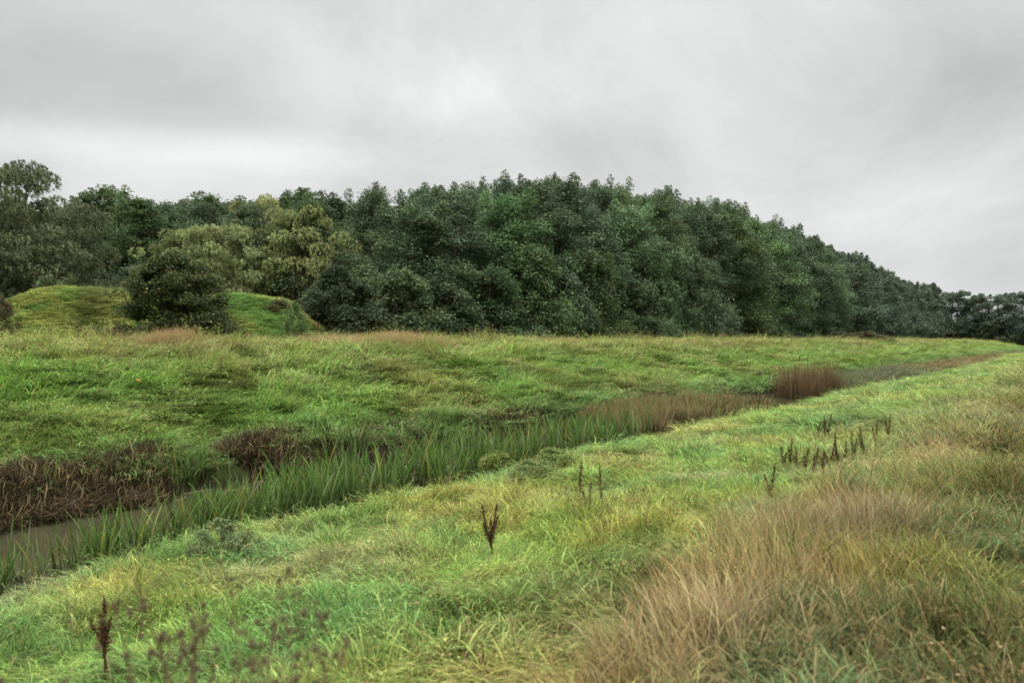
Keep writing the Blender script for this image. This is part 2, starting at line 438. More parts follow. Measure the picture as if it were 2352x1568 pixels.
sz = np.where(w == 3, np.clip(sz, .7, 1.15) * (.85 + .25 * browntop), sz * .85); sz = np.where(w == 5, np.minimum(sz, 1.0) * .7, sz); sz *= .6 + .4 * sstep(2.5, 4.5, d); sz *= 1 - .35 * sstep(8.6, 9.8, t)
dark = sstep(.52, .40, n5) * sstep(.55, .4, n6)  # shade of the hollows, put into the tint of the shorter tufts
c = c * (1 - .5 * dark[:, None])
hue_ = fbm(x * .8 + 50, y * .8, 49, 3); c = c * (1 + np.stack([(hue_ - .5) * .7, (hue_ - .5) * .25, (.5 - hue_) * 1.0], 1))
c = (c * 1.21 + c.mean(1, keepdims=True) * .12) * (1 - .25 * sstep(1.9, .8, t))[:, None]
scatter("grass", x, y, z, idx, yaw, (rng.normal(0, .12, len(x)), rng.normal(0, .12, len(x))), k * rng.uniform(.85, 1.25, len(x)), sz, c, dry,
        "bright green and straw coloured grass covering the near bank")
print("near tufts", len(x))

# --- far bank
P = sector_points(165, 12, 330, kf=kfun)
x, y, k = P.T; s, t = st(x, y); tt = ditch_t(s, t)
keep = (tt > 14.95) & (t < 46) & ((t < 30) | (rng.random(len(t)) < .5))
for hc in HILLS: keep &= hill_bump(x, y, hc) < .02
x, y, k, s, t, tt = [v[keep] for v in (x, y, k, s, t, tt)]
z = height(x, y); d = np.hypot(x, y)
n1 = fbm(x * .35, y * .35, 51, 3); n2 = fbm(x * .9, y * .9, 1, 3); n3 = fbm(x * .12, y * .12, 53, 3)
up = sstep(19, 26, t + (n3 - .5) * 5)
c = lerp(np.array((.20, .35, .06)), np.array((.29, .375, .085)), sstep(.40, .60, n1) * .8 + up * .2)
c = lerp(c, np.array((.31, .35, .10)), up * .5); c = lerp(c, np.array((.17, .27, .05)), sstep(.52, .35, n2) * .5)  # last blend darkens the terrain hollows, painting in their shade
c = lerp(c, np.array((.13, .26, .07)), sstep(17.2, 15.2, tt) * .7)
c = lerp(c, np.array((.26, .20, .08)), sstep(.56, .68, fbm(x * .6, y * .6, 58, 3)) * (.25 + .4 * up))
dry = .06 + .14 * up + .2 * sstep(.55, .7, n1)
one = np.ones_like(t)
pr = np.stack([1.1 * one, .32 - .15 * up, .08 * one, .02 + .10 * up, .35 * one, .0 + .03 * up * sstep(24, 26, t)], 1)
idx, w = pick(['lush', 'comb', 'long', 'stalk', 'herb', 'seedy'], pr)
yaw = rng.normal(0, .8, len(x)) + math.atan2(-NY, -NX) + .5 + (fbm(x * .5, y * .5, 57, 2) - .5) * 6
n5 = fbm(x * .8, y * .8, 59, 3); sz = k ** .22 * rng.uniform(.7, 1.2, len(x)) * (.55 + .85 * sstep(.3, .7, n5)); c = c * 1.36 * (1 - .24 * sstep(.5, .36, n5)[:, None])  # low tufts get a darker tint as painted shade between hummocks
sz *= np.where(t > 25, .75, 1)
scatter("grass", x, y, z, idx, yaw, (rng.normal(0, .15, len(x)), rng.normal(0, .15, len(x))), k * rng.uniform(.85, 1.25, len(x)), sz, c, dry,
        "wind combed green grass draped over the hummocky far bank of the ditch")
print("far tufts", len(x))

# --- grass on the two mounds
P = sector_points(260, 30, 60, p1=900, kf=lambda d: 2.0)
x, y, k = P.T; b = np.maximum(hill_bump(x, y, HILLS[0]), hill_bump(x, y, HILLS[1])); keep = b > .015
x, y, k, b = [v[keep] for v in (x, y, k, b)]
z = height(x, y) + b + .05 + (fbm(x * 1.2, y * 1.2, 77, 3) - .5) * .18; n1 = .5 * fbm(x * .3, y * .3, 61, 3) + .5 * fbm(x * .9, y * .9, 63, 3); n2 = fbm(x, y, 62, 3)
c = lerp(np.array((.22, .38, .09)), np.array((.42, .46, .11)), sstep(.44, .54, n1) * .85); c = lerp(c, np.array((.15, .32, .06)), sstep(.52, .64, n2) * .8)
path = np.exp(-((x - (-21.2 + (y - 40) * -.35)) / .7) ** 2) * (x < -18)
c = lerp(c, np.array((.17, .19, .05)), path * .8)
idx, w = pick(['lush', 'herb'], np.stack([np.ones_like(x), .35 * np.ones_like(x)], 1))
scatter("grass", x, y, z, idx, rng.uniform(0, 6.28, len(x)), (rng.normal(0, .1, len(x)), rng.normal(0, .1, len(x))), k * .9, 1.3 * rng.uniform(.5, 1, len(x)), c * 1.35, .04 + .08 * (n1 > .5),
        "short bright grass covering the two green mounds")

# --- pale seed grass along the far crest
n = 5200; s = np.concatenate([rng.uniform(5, 60, 3600), rng.uniform(60, 260, 1600)]); t = rng.normal(26.6, .8, n)
x, y = xy(s, t); z = height(x, y); px = 1176 + F * x / y
dens = fbm(s * .25, s * 0, 71, 3); keep = (rng.random(n) < sstep(.38, .62, dens) * np.where(px < 330, .35, 1) * np.where(px > 1100, .45, 1)) & (px > -200)
x, y, z = x[keep], y[keep], z[keep]; n = len(x); k = np.clip(np.hypot(x, y) / 22, 1, 4)
scatter("dry_grass", x, y, z, np.array(IDX['seedy'])[rng.integers(0, 2, n)], rng.uniform(0, 6.28, n), (rng.normal(0, .12, n), rng.normal(0, .12, n)), k * 1.1, rng.uniform(.55, 1.15, n) * np.where(x / y > .03, .6, 1),
        np.tile((.36, .30, .18), (n, 1)) * rng.uniform(.7, 1.2, (n, 1)), np.full(n, .7), "pale dry seeding grass along the top of the far bank")

n = 5200; s = np.concatenate([rng.uniform(20, 110, 3400), rng.uniform(110, 285, 1800)]); t = rng.uniform(31.5, 37, n)
x, y = xy(s, t); z = height(x, y); k = np.clip(np.hypot(x, y) / 16, 1.5, 7); nn_ = fbm(s * .3, t * .3, 75, 3)
idx, w = pick(['herb', 'long', 'seedy'], np.stack([np.ones(n), .7 * np.ones(n), .12 * np.ones(n)], 1))
scatter("undergrowth", x, y, z, idx, rng.uniform(0, 6.28, n), (rng.normal(0, .15, n), rng.normal(0, .15, n)), k, np.where(w == 0, 3.5, 1.6) * rng.uniform(.5, 1.1, n) * (.4 + 1.2 * nn_),
        lerp(np.array((.09, .15, .04)), np.array((.20, .22, .07)), sstep(.4, .65, nn_)), np.full(n, .08), "rough nettles and long grass along the foot of the wood", "undergrowth")

# --- dead brown reeds on the far water edge
n = 9500; s = np.where(rng.random(n) < .55, rng.uniform(2, 12, n), rng.uniform(12, 60, n)); s = 3 + (s - 3) ** 1.0; t = rng.normal(14.75, .42, n)
x, y = xy(s, t); dens = fbm(s * .33, t * .33, 81, 3); px = 1176 + F * x / y
keep = (rng.random(n) < np.where(px < 360, 1, sstep(.42, .55, dens) * np.where(px < 700, .9, .5))) & (ditch_t(s, t) > 14.0) & (ditch_t(s, t) < 15.5)
x, y = x[keep], y[keep]; z = np.maximum(height(x, y), -.05); n = len(x)
bb = rng.random((n, 1))
scatter("dead_reeds", x, y, z, np.array(IDX['dead'])[rng.integers(0, 3, n)], rng.uniform(0, 6.28, n), (rng.normal(0, .5, n), rng.normal(0, .5, n)), rng.uniform(.7, 1.2, n), rng.uniform(.4, .85, n),
        np.array((.055, .037, .021)) * (1 - bb) + np.array((.22, .155, .085)) * bb ** 3, np.full(n, .05), "tangled dead brown reeds along the far water edge", "reeds")

# --- fine reeds further along the ditch
def reedbed(n, s0, s1, t0, t1, colr, h, label, dry=.1, name="reeds", kk=1.0, gmix=.15):
    s = rng.uniform(s0, s1, n); t = rng.uniform(t0, t1, n)
    x, y = xy(s, t); nn_ = fbm(s * .45, t * .9, 91, 3); ok = (nn_ > .46) | (rng.random(n) < .15); h = h * (.55 + 1.0 * nn_[ok]); x, y = x[ok], y[ok]; z = np.maximum(height(x, y), -.05); n = len(x)
    k = np.clip(np.hypot(x, y) / 18, 1, 5) * kk
    scatter(name, x, y, z, np.array(IDX['reed'])[rng.integers(0, 3, n)], rng.uniform(0, 6.28, n), (rng.normal(0, .1, n), rng.normal(0, .1, n)), k, h * rng.uniform(.7, 1.15, n),
            np.where(rng.random((n, 1)) < gmix, np.array((.11, .18, .06)), np.array(colr)) * rng.uniform(.6, 1.3, (n, 1)), np.full(n, dry), label, "reeds")
reedbed(1100, 48, 78, 10.8, 14.4, (.13, .165, .09), .8, "grey green reeds filling the ditch beyond the russet rush clumps", .12)
reedbed(1300, 75, 190, 10.8, 14.4, (.15, .125, .065), .8, "brown reeds filling the far end of the ditch", .4)
reedbed(520, 23, 34, 11.0, 13.8, (.16, .135, .062), .8, "low reddish brown reeds standing in the water past the iris leaves", .35, gmix=.4)


# ================================================================== trees
M_crownA = crown_material("broad_leaves", spread=.16, stops=[(0, (.062, .10, .045)), (.35, (.085, .14, .055)), (.6, (.10, .17, .068)), (.85, (.135, .18, .06)), (1, (.11, .21, .09))])
M_far = crown_material("hazed_distant_leaves", [(0, (.075, .11, .068)), (.5, (.10, .15, .09)), (1, (.14, .19, .10))])  # distance haze is mixed into these paler leaf colours
M_willow = crown_material("willow_leaves", [(0, (.18, .23, .09)), (.5, (.27, .31, .12)), (1, (.34, .36, .14))], (.34, .24, .10), .05, .3, .02, .08)
M_willow2 = crown_material("grey_willow_leaves", [(0, (.12, .145, .075)), (.5, (.17, .20, .10)), (1, (.22, .245, .12))], (.22, .18, .08), .04, .3, .02, .08)
M_bushd = crown_material("dark_bush_leaves", [(0, (.055, .085, .035)), (.5, (.075, .12, .045)), (1, (.11, .15, .055))])
M_haw = crown_material("hawthorn_leaves", [(0, (.055, .08, .032)), (.5, (.08, .11, .042)), (1, (.12, .14, .048))], (.24, .20, .05), .06)
M_bushl = crown_material("light_bush_leaves", [(0, (.09, .15, .05)), (.5, (.13, .21, .065)), (1, (.17, .26, .08))])
M_mixb = crown_material("turning_leaves", [(0, (.06, .085, .03)), (.5, (.085, .11, .04)), (1, (.12, .12, .04))], (.30, .14, .06), .16)

def tube(acc, P, Rr, sides=6):
    P = np.asarray(P, float); n = len(P)
    V = []
    for i in range(n):
        a = P[min(i + 1, n - 1)] - P[max(i - 1, 0)]; a = a / (np.linalg.norm(a) + 1e-9)
        h = np.array([1, 0, 0]) if abs(a[0]) < .8 else np.array([0, 1, 0])
        e = np.cross(a, h); e /= np.linalg.norm(e); f = np.cross(a, e)
        th = np.arange(sides) * 2 * np.pi / sides
        V.append(P[i] + Rr[i] * (np.cos(th)[:, None] * e + np.sin(th)[:, None] * f))
    V = np.concatenate(V); j = np.arange(sides); q = []
    for i in range(n - 1):
        q.append(np.stack([i * sides + j, i * sides + (j + 1) % sides, (i + 1) * sides + (j + 1) % sides, (i + 1) * sides + j], 1))
    acc.add(V, [np.concatenate(q)])
def limb(acc, a, b, r0, r1, sag=.0, n=5):
    a = np.asarray(a, float); b = np.asarray(b, float); u = np.linspace(0, 1, n)[:, None]
    P = a * (1 - u) + b * u; P += rng.normal(0, .04 * np.linalg.norm(b - a), (n, 3)) * (u * (1 - u) * 4 * .6)
    P[:, 2] += sag * (u * (1 - u))[:, 0] * 4
    tube(acc, P, np.linspace(r0, r1, n), 5)

def make_tree(kind, H, Rad, z0, ncl, nleaf, leaf, cr, spires=6, multi=1):
    """-> (trunk mesh, crown mesh)"""
    W = Acc(); C = Acc()
    f = rng.random(ncl) ** .95 if kind == 'bush' else rng.random(ncl) ** .9
    if kind == 'bush': prof = np.clip(1 - f ** 1.7, 0, 1) ** .7 * (.85 + .15 * np.sin(f * 9 + ncl))
    elif kind == 'willow': prof = np.clip(np.sin(np.pi * np.clip(f * .86 + .12, 0, 1)), 0, 1) ** .6
    else: prof = np.clip(np.minimum(1.0, .72 + f * .9) * (1 - f ** 2.6) ** .75, 0, 1)
    a = rng.uniform(0, 6.283, ncl) ; rr = prof * Rad * np.sqrt(rng.uniform(.5 if kind == 'willow' else .30, 1.0, ncl)) * rng.uniform(.85, 1.12, ncl)
    # a few lobes make the outline uneven
    lob = 1 + .24 * np.sin(3 * a + rng.uniform(0, 6)) + .10 * np.sin(5 * a + f * 7)
    rr *= lob
    z = z0 + f * (H - z0 - cr * .6)
    cen = np.stack([rr * np.cos(a), rr * np.sin(a), z], 1); crs = cr * rng.uniform(.6, 1.25, ncl) * (1 - .35 * f)
    if spires:
        for i in range(spires):
            aa = rng.uniform(0, 6.283); r0 = Rad * .55 * math.sqrt(rng.random()); top = H * rng.uniform(.93, 1.04) - r0 * .25
            n = 190; u = rng.random(n) ** .8 * 1.5; lob_ = .10 + .52 * np.sqrt(u) * (1 + .3 * np.sin(u * 9 + aa)); th = rng.uniform(0, 6.283, n)
            rr_ = lob_ * np.sqrt(rng.random(n))
            lean_ = rng.normal(0, .06, 2)
            P = np.stack([r0 * math.cos(aa) + rr_ * np.cos(th) - lean_[0] * u, r0 * math.sin(aa) + rr_ * np.sin(th) - lean_[1] * u, top - u], 1)
            V, q = quads_leaf(P, leaf[0] * rng.uniform(.6, 1.1, n), leaf[1] * rng.uniform(.6, 1.1, n), .4)
            C.add(V, [q], rnd=np.repeat(rng.random(n), 4), clump=np.full(4 * n, rng.random()))
            limb(W, [r0 * math.cos(aa) * .7, r0 * math.sin(aa) * .7, top - 5], [r0 * math.cos(aa), r0 * math.sin(aa), top - .15], .05, .01, 0, 4)
    tone = rng.random(len(cen))
    for c, r, tn in zip(cen, crs, tone):
        n = int(nleaf * (r / cr) ** 1.6) + 6
        dirs = rng.normal(size=(n, 3)); dirs /= np.linalg.norm(dirs, axis=1)[:, None]
        if kind == 'willow':
            ns = max(4, n // 9)
            b = dirs[:ns] * [r, r, r * .55] + c; b[:, 2] += .1 * r
            out = np.stack([b[:, 0], b[:, 1], 0 * b[:, 0]], 1); out /= np.linalg.norm(out, axis=1)[:, None] + 1e-6
            Ls = rng.uniform(.3, .8, ns) * r
            P = []
            for m in range(9):
                u = m / 8
                P.append(b + out * (Ls * .75 * u * (1.2 - u))[:, None] + np.array([0, 0, 1]) * (Ls * (.45 * u - .95 * u * u))[:, None] + rng.normal(0, .035, (ns, 3)))
            P = np.concatenate(P); nn = len(P)
            V, q = quads_leaf(P, leaf[0] * rng.uniform(.7, 1.3, nn), leaf[1] * rng.uniform(.7, 1.3, nn), .6, down=np.array([0, 0, -.55]) + .4 * np.tile(out, (9, 1)) + rng.normal(0, .35, (nn, 3)))
        else:
            rad = rng.random(n) ** .45
            P = c + dirs * rad[:, None] * [r, r, r * .62]
            P[:, 2] -= .25 * r * (rad ** 2) * (np.abs(dirs[:, 2]) < .5)
            P += rng.normal(0, .10 * r, (n, 3))
            nn = n; V, q = quads_leaf(P, leaf[0] * rng.uniform(.6, 1.3, nn), leaf[1] * rng.uniform(.6, 1.3, nn), .7)
        C.add(V, [q], rnd=np.repeat(rng.random(nn), 4), clump=np.full(4 * nn, tn))
    if kind == 'bush':
        for i in range(7):
            aa = rng.uniform(0, 6.28); k = rng.integers(0, ncl)
            limb(W, [.03 * H * math.cos(aa), .03 * H * math.sin(aa), -.05 * H], cen[k] * [.8, .8, .9], .013 * H, .003 * H, .04 * H)
        # loose twigs standing out of the crown
        k = rng.integers(0, ncl, 60)
        for i in k:
            o_ = cen[i] / (np.linalg.norm(cen[i]) + 1e-6); limb(W, cen[i], cen[i] + o_ * crs[i] * 1.3 + [0, 0, .04 * H], .0026 * H, .0008 * H, 0, 3)
    else:
        for m in range(multi):
            off = rng.normal(0, .25, 2) if multi > 1 else [0, 0]
            top = [rng.normal(0, .1) * H * .1 + off[0] * 4, rng.normal(0, .1) * H * .1 + off[1] * 4, H * .9]
            u = np.linspace(0, 1, 9)[:, None]; P = np.array([[off[0], off[1], -.5]]) * (1 - u) + np.array([top]) * u
            P[:, :2] += np.cumsum(rng.normal(0, .07, (9, 2)), 0)
            r0 = H * .014 / math.sqrt(multi); tube(W, P, r0 * (1.25 - 1.15 * u[:, 0] ** .8), 8)
            for i in rng.choice(len(cen), min(34 // multi + 4, len(cen)), replace=False):
                zz = max(z0 * .6, cen[i][2] - np.hypot(*cen[i][:2]) * .75); j = np.clip(zz / (H * .9), 0, .97) * 8
                j0 = int(j); st0 = P[j0] * (1 - (j - j0)) + P[min(j0 + 1, 8)] * (j - j0)
                limb(W, st0, cen[i], r0 * .42 * (1 - .6 * zz / H), .02, .25)
    return W, C

def tree_proto(kind, mats, *a, **k):
    W, C = make_tree(kind, *a, **k)
    return W.mesh("trunk", M_bark), C.mesh("crown", mats)
TA = [tree_proto('broad', M_crownA, 16, 4.1, 1.2, 95, 420, (.24, .145), 1.65) for _ in range(5)]
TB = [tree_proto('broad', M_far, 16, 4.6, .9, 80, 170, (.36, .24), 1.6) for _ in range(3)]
TOPEN = [tree_proto('broad', M_crownA, 16, 3.5, 4.5, 75, 260, (.27, .16), 1.35, spires=9) for _ in range(3)]
TW = [tree_proto('willow', M_willow, 9.5, 3.9, 1.2, 130, 640, (.20, .06), .95, spires=0, multi=3) for _ in range(2)]
TW2 = [tree_proto('willow', M_willow2, 11, 4.4, .6, 150, 760, (.24, .065), 1.25, spires=0, multi=2)]
TH_ = [tree_proto('bush', M_haw, 4.6, 2.9, .1, 240, 420, (.12, .07), .62, spires=0)]
TD = [tree_proto('bush', M_bushd, 4.6, 2.9, .1, 90, 300, (.20, .12), .85, spires=0) for _ in range(3)]
TL = [tree_proto('bush', M_bushl, 2, 1.3, .1, 34, 150, (.16, .09), .5, spires=0)]
TM = [tree_proto('bush', M_mixb, 4.6, 2.6, .1, 60, 260, (.17, .10), .8, spires=0) for _ in range(2)]
TG = [tree_proto('bush', M_crownA, 6, 3.0, .1, 75, 260, (.22, .13), 1.05, spires=3) for _ in range(3)]
M_crownL = crown_material("light_broad_leaves", [(0, (.10, .17, .06)), (.5, (.13, .23, .085)), (1, (.17, .28, .10))], spread=.16)
def releafed(pair, mat):  # same crown shape with another leaf material, for the lighter green trees
    me = pair[1].copy(); me.materials.clear(); me.materials.append(mat); return (pair[0], me)
TLT = [releafed(TA[0], M_crownL), releafed(TA[3], M_crownL)]
NT = [0]
def plant(name, meshes, x, y, sc3, label, cat, group=None, zoff=0.0, hill=True):
    z = float(height_all(x, y) if hill else height(x, y)) + zoff
    o = bpy.data.objects.new(name, None); col.objects.link(o); o.location = (x, y, z)
    o.rotation_euler = (0, 0, random.uniform(0, 6.28)); o.scale = sc3; o.empty_display_size = .2
    tag(o, label, cat, group)
    trunk = "trunk" if cat == "tree" else "stem"
    link(trunk, meshes[0], o); link("crown" if cat == "tree" else "foliage", meshes[1], o)
    NT[0] += 1
    return o
SKX = [-400, 0, 60, 110, 130, 200, 260, 320, 360, 440, 540, 650, 690, 760, 800, 870, 980, 1100, 1250, 1330, 1430, 1480, 1560, 1600, 1680, 1760, 1850, 1900, 1960, 2010, 2060, 2110, 2160, 2230, 2300, 2352, 2700]
SKY = [420, 440, 440, 440, 436, 428, 425, 422, 435, 440, 455, 460, 432, 425, 436, 420, 408, 405, 396, 400, 410, 428, 440, 438, 458, 495, 533, 558, 575, 605, 636, 640, 660, 672, 672, 664, 655]
def ytop(px): return float(np.interp(px, SKX, SKY))
def wtree(meshes, x, y, f, label, group, wide=1.0):
    px = 1176 + F * x / y; zt = EYE + (784 - ytop(px)) / F * y; z = float(height_all(x, y))
    h = (zt - z) * f / 16.2; q = .55 + .45 * h
    return plant("woodland_tree", meshes, x, y, (q * wide, q * wide, h), label, "tree", group)
ORD = ["first", "second", "third", "fourth", "fifth", "sixth", "seventh", "eighth", "ninth", "tenth", "eleventh", "twelfth", "thirteenth", "fourteenth", "fifteenth", "sixteenth",
       "seventeenth", "eighteenth", "nineteenth", "twentieth", "twenty-first", "twenty-second", "twenty-third", "twenty-fourth", "twenty-fifth", "twenty-sixth", "twenty-seventh", "twenty-eighth",
       "twenty-ninth", "thirtieth", "thirty-first", "thirty-second", "thirty-third", "thirty-fourth", "thirty-fifth", "thirty-sixth", "thirty-seventh", "thirty-eighth", "thirty-ninth", "fortieth",
       "forty-first", "forty-second", "forty-third", "forty-fourth", "forty-fifth", "forty-sixth", "forty-seventh", "forty-eighth", "forty-ninth", "fiftieth"]
# front row of the long wood, parallel with the ditch
s = 44.0; k = 0
while s < 285:
    tt_ = 41.5 + random.uniform(-1.2, 1.2); x, y = xy(s, tt_)
    far = s > 165
    lightt = k in (2, 6, 13, 19)
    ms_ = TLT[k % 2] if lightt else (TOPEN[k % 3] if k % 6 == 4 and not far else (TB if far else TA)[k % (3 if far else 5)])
    wtree(ms_, x, y, random.uniform(.86, 1.0), f"tall {'lighter green' if lightt else 'dark'} woodland tree, {ORD[k]} in the front row counting from the round bush", "trees along the front of the wood", 1.3)
    s += random.uniform(5.2, 6.8) * (1 + max(0, s - 120) / 200); k += 1
print("front row", k)
# rows behind it
for row, (to, sp, s0, s1) in enumerate([(47.5, 6.0, 40, 290), (54, 7.0, 38, 290), (62, 9, 40, 300)]):
    s = s0
    while s < s1:
        x, y = xy(s, to + random.uniform(-1.5, 1.5)); far = s > 165
        lab = ["leafy woodland tree in the second row, just behind the front row", "tree deeper in the wood, only its spiky top showing above the second row", "tree at the back of the wood, its top making part of the skyline"][row]
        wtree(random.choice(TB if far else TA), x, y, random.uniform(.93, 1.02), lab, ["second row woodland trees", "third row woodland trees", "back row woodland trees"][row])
        s += random.uniform(.85, 1.15) * sp * (1 + max(0, s - 120) / 160)
# the wood turns across the ditch at its far end
EL = ["pale hazy", "rounded", "slightly taller", "broad"]
for k in range(14):
    u = k / 13; x, y = xy(288 + 22 * u + random.uniform(-3, 3), 40 - 75 * u)
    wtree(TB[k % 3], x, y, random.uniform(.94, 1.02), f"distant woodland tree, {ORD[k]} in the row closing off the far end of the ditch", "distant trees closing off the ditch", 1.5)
for k in range(12):
    u = k / 11; x, y = xy(300 + 22 * u, 44 - 75 * u)
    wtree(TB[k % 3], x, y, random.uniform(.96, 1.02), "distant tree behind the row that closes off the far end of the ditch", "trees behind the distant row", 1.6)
# wood behind the mounds on the left
k = 0
for row, Yr in enumerate((76, 84, 94)):
    px = -140 + row * 37
    while px < 1010:
        yy = Yr + random.uniform(-2, 2); x = (px - 1176) / F * yy
        front = row == 0
        wtree(random.choice(TOPEN if front else TA), x, yy, random.uniform(.86, 1.04) if front else random.uniform(.80, .95),
              (f"thin topped dark woodland tree behind the mounds, {ORD[k]} from the left" if front else "woodland tree filling in behind the thin topped trees beyond the mounds"),
              "trees behind the mounds" if front else "back trees behind the mounds", 1.2)
        px += random.uniform(60, 88); k += front
# willows
def at_px(px, Y): return (px - 1176) / F * Y
plant("willow_tree", TW2[0], at_px(10, 47), 47, (1.05, 1.05, .98), "big grey green willow with drooping leaves left of the mounds", "tree")
plant("willow_tree", TW2[0], at_px(80, 49), 49, (.72, .72, .62), "smaller grey green willow leaning against the big one behind the mound", "tree")
for px, Y, h, r, lab in ((432, 55, .74, .80, "small pale willow, lowest of the yellowish willow group"), (520, 57, .80, .95, "yellow green willow with feathery top behind the grey green bush"),
                      (600, 65, 1.10, .95, "tall willow at the middle of the yellowish group, tinged with brown"), (690, 60, .98, 1.1, "broad golden willow above the russet shrub"), (765, 63, .90, .85, "rightmost golden willow beside the dark oak wood")):
    plant("willow_tree", TW[int(px) % 2], at_px(px, Y), Y, (r * .93, r * .93, h * 1.12), lab.replace("oak ", ""), "tree")
# bushes
plant("hawthorn_bush", TH_[0], at_px(400, 38), 38, (1.22, 1.22, 1.03), "large domed dark bush with yellowing leaves standing between the two mounds", "bush")
B = [(540, 52, .66, 1.05, TD, "grey green rounded bush behind the right end of the mounds"), (640, 45.5, .62, .85, TM, "reddish and yellow leaved bush at the edge of the lower mound"),
     (775, 50, 1.13, 1.18, TD, "big round dark green bush right of the mounds"), (690, 58, 1.25, .95, TM, "olive shrub below the golden willow"), (215, 60, 1.12, 1.15, TD, "dark leafy bush behind the mound with the steps"),
     (300, 62, 1.15, 1.1, TD, "dark bush beside the domed bush, behind the mound"), (160, 56, .86, 1.0, TD, "low dark bush behind the bright green shrub"), (350, 58, 1.0, 1.0, TD, "dark bush peeping over the left shoulder of the domed bush"),
     (20, 54, .75, 1.0, TD, "low dark bush under the big willow"), (250, 54, .72, 1.1, TM, "brownish low bush along the mound top near the domed bush")]
for px, Y, h, r, T_, lab in B: plant("bush", T_[int(px) % len(T_)], at_px(px, Y), Y, (r, r, h), lab, "bush", hill=False)
plant("bush", TL[0], at_px(108, 43.2), 43.2, (.62, .62, .74), "small bright green shrub on the mound top below the willow", "shrub")
plant("bush", TL[0], at_px(678, 42), 42, (.62, .62, 1.35), "young feathery green tree at the foot of the lower mound", "shrub")
plant("bush", TM[0], at_px(-5, 33), 33, (.35, .35, .55), "grey green bush cut off by the photo's left edge before the mound", "bush")
plant("bush", TM[1], at_px(1985, 120), 120, (2.2, 1.2, .42), "low brown scrub on the far crest before the wood", "scrub")
# undergrowth bushes along the wood's foot
k = 0; s = 39.0
while s < 92:
    x, y = xy(s, 36.8 + random.uniform(-.8, .8)); hh = random.uniform(.95, 1.45) * (1 + (s > 52) * .35 + (s > 75) * .25)
    plant("bush", TG[k % 3], x, y, (1.15, 1.15, hh * .85), f"leafy green hazel bush at the foot of the wood, {ORD[k]} from the big round bush", "bush", "bushes along the foot of the wood")
    s += random.uniform(3.8, 5.0); k += 1
while s < 280:
    x, y = xy(s, 38.5 + random.uniform(-.6, .6))
    plant("bush", random.choice(TD), x, y, (1.2, 1.2, random.uniform(.35, .8)), "low dark bush in the shade under the front row of the long wood", "bush", "low bushes under the front trees")
    s += random.uniform(7, 14) * (1 + s / 200)
print("plants", NT[0])

# ================================================================== water plants
M_iris = plant_material("iris_leaf", [(0, (.06, .14, .02)), (.45, (.14, .28, .05)), (.75, (.27, .38, .13)), (.90, (.20, .27, .12)), (.93, (.42, .42, .06)), (.95, (.40, .36, .10)), (1, (.12, .07, .03))], (.014, .010, .005), .42, .16, 1.7)  # brown leaf bases painted near black for the shaded gaps between leaves
M_rush = plant_material("russet_rush", [(0, (.10, .062, .03)), (.5, (.18, .115, .055)), (1, (.32, .235, .13))], (.05, .03, .015))
def iris(n, h):
    a = Acc(); ang0 = rng.uniform(0, 3.14)
    m = n; ang = ang0 + rng.normal(0, .35, m) + np.pi * (rng.random(m) > .5)
    B_ = np.stack([rng.normal(0, .09, m), rng.normal(0, .09, m), np.full(m, -.25)], 1)
    a.blades(B_, .25 + h * rng.uniform(.55, 1.08, m), rng.uniform(.022, .042, m), ang, rng.uniform(.02, .75, m) ** 1.3, lean0=.08, segs=5, taper=.75, twist=ang + np.pi / 2 + rng.normal(0, .7, m) + np.pi / 2, stiff=1.6)
    m = 5  # broken, folded leaves
    a.blades(np.stack([rng.normal(0, .1, m), rng.normal(0, .1, m), np.full(m, -.1)], 1), h * rng.uniform(.6, 1, m), rng.uniform(.015, .026, m), rng.uniform(0, 6.28, m), rng.uniform(1.2, 2.4, m), segs=5, kink=.2, rnd=rng.uniform(.6, 1.0, m))
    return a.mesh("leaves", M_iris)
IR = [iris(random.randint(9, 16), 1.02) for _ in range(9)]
def leafy(name, me, x, y, z, s_, label, cat, group=None, rz=None):
    o = bpy.data.objects.new(name, me); col.objects.link(o); o.location = (x, y, z); o.scale = s_
    o.rotation_euler = (0, 0, random.uniform(0, 6.28) if rz is None else rz); tag(o, label, cat, group); return o
cnt = 0
spots = []
for i in range(84): spots.append((rng.uniform(3.0, 9.4), 10.35 + abs(rng.normal(0, .34))))
for i in range(145): _s = rng.uniform(7.0, 19.5); spots.append((_s, rng.uniform(10.4, 10.9 + 2.4 * min(1, max(0, (_s - 7) / 3.5)))))
for i in range(50): spots.append((rng.uniform(19, 25.5), rng.uniform(10.5, 13.4)))
for i in range(20): spots.append((rng.uniform(4, 20), rng.uniform(14.2, 14.9)))
for (s, t) in spots:
    x, y = xy(s, t); z = max(float(height(x, y)), -.12); px = 1176 + F * x / y
    if px > 1500: continue
    k = random.uniform(.62, .92) + .26 * min(1, max(0, (s - 4) / 5)) * (.8 if t > 14 else 1)
    if t > 14: lab, g = "thin iris clump among the dead brown reeds on the far water edge", "iris clumps on the far water edge"
    elif px < 620: lab, g = "sword leaved iris clump at the near edge with open water behind it", "iris clumps before the open water"
    else: lab, g = "sword leaved iris clump in the dense green bed that fills the ditch", "iris clumps filling the ditch"
    leafy("iris_clump", random.choice(IR), x, y, z, (k * 1.05, k * 1.05, k), lab, "iris", g); cnt += 1
print("iris", cnt)
def rush():
    a = Acc(); n = 700
    a.blades(np.concatenate([rng.normal(0, .42, (n, 2)), np.full((n, 1), -.05)], 1), rng.uniform(.7, 1.85, n), rng.uniform(.010, .018, n), rng.uniform(0, 6.28, n), rng.uniform(.0, .55, n), segs=4, taper=.6)
    return a.mesh("rush_stems", M_rush)
RU = [rush(), rush()]
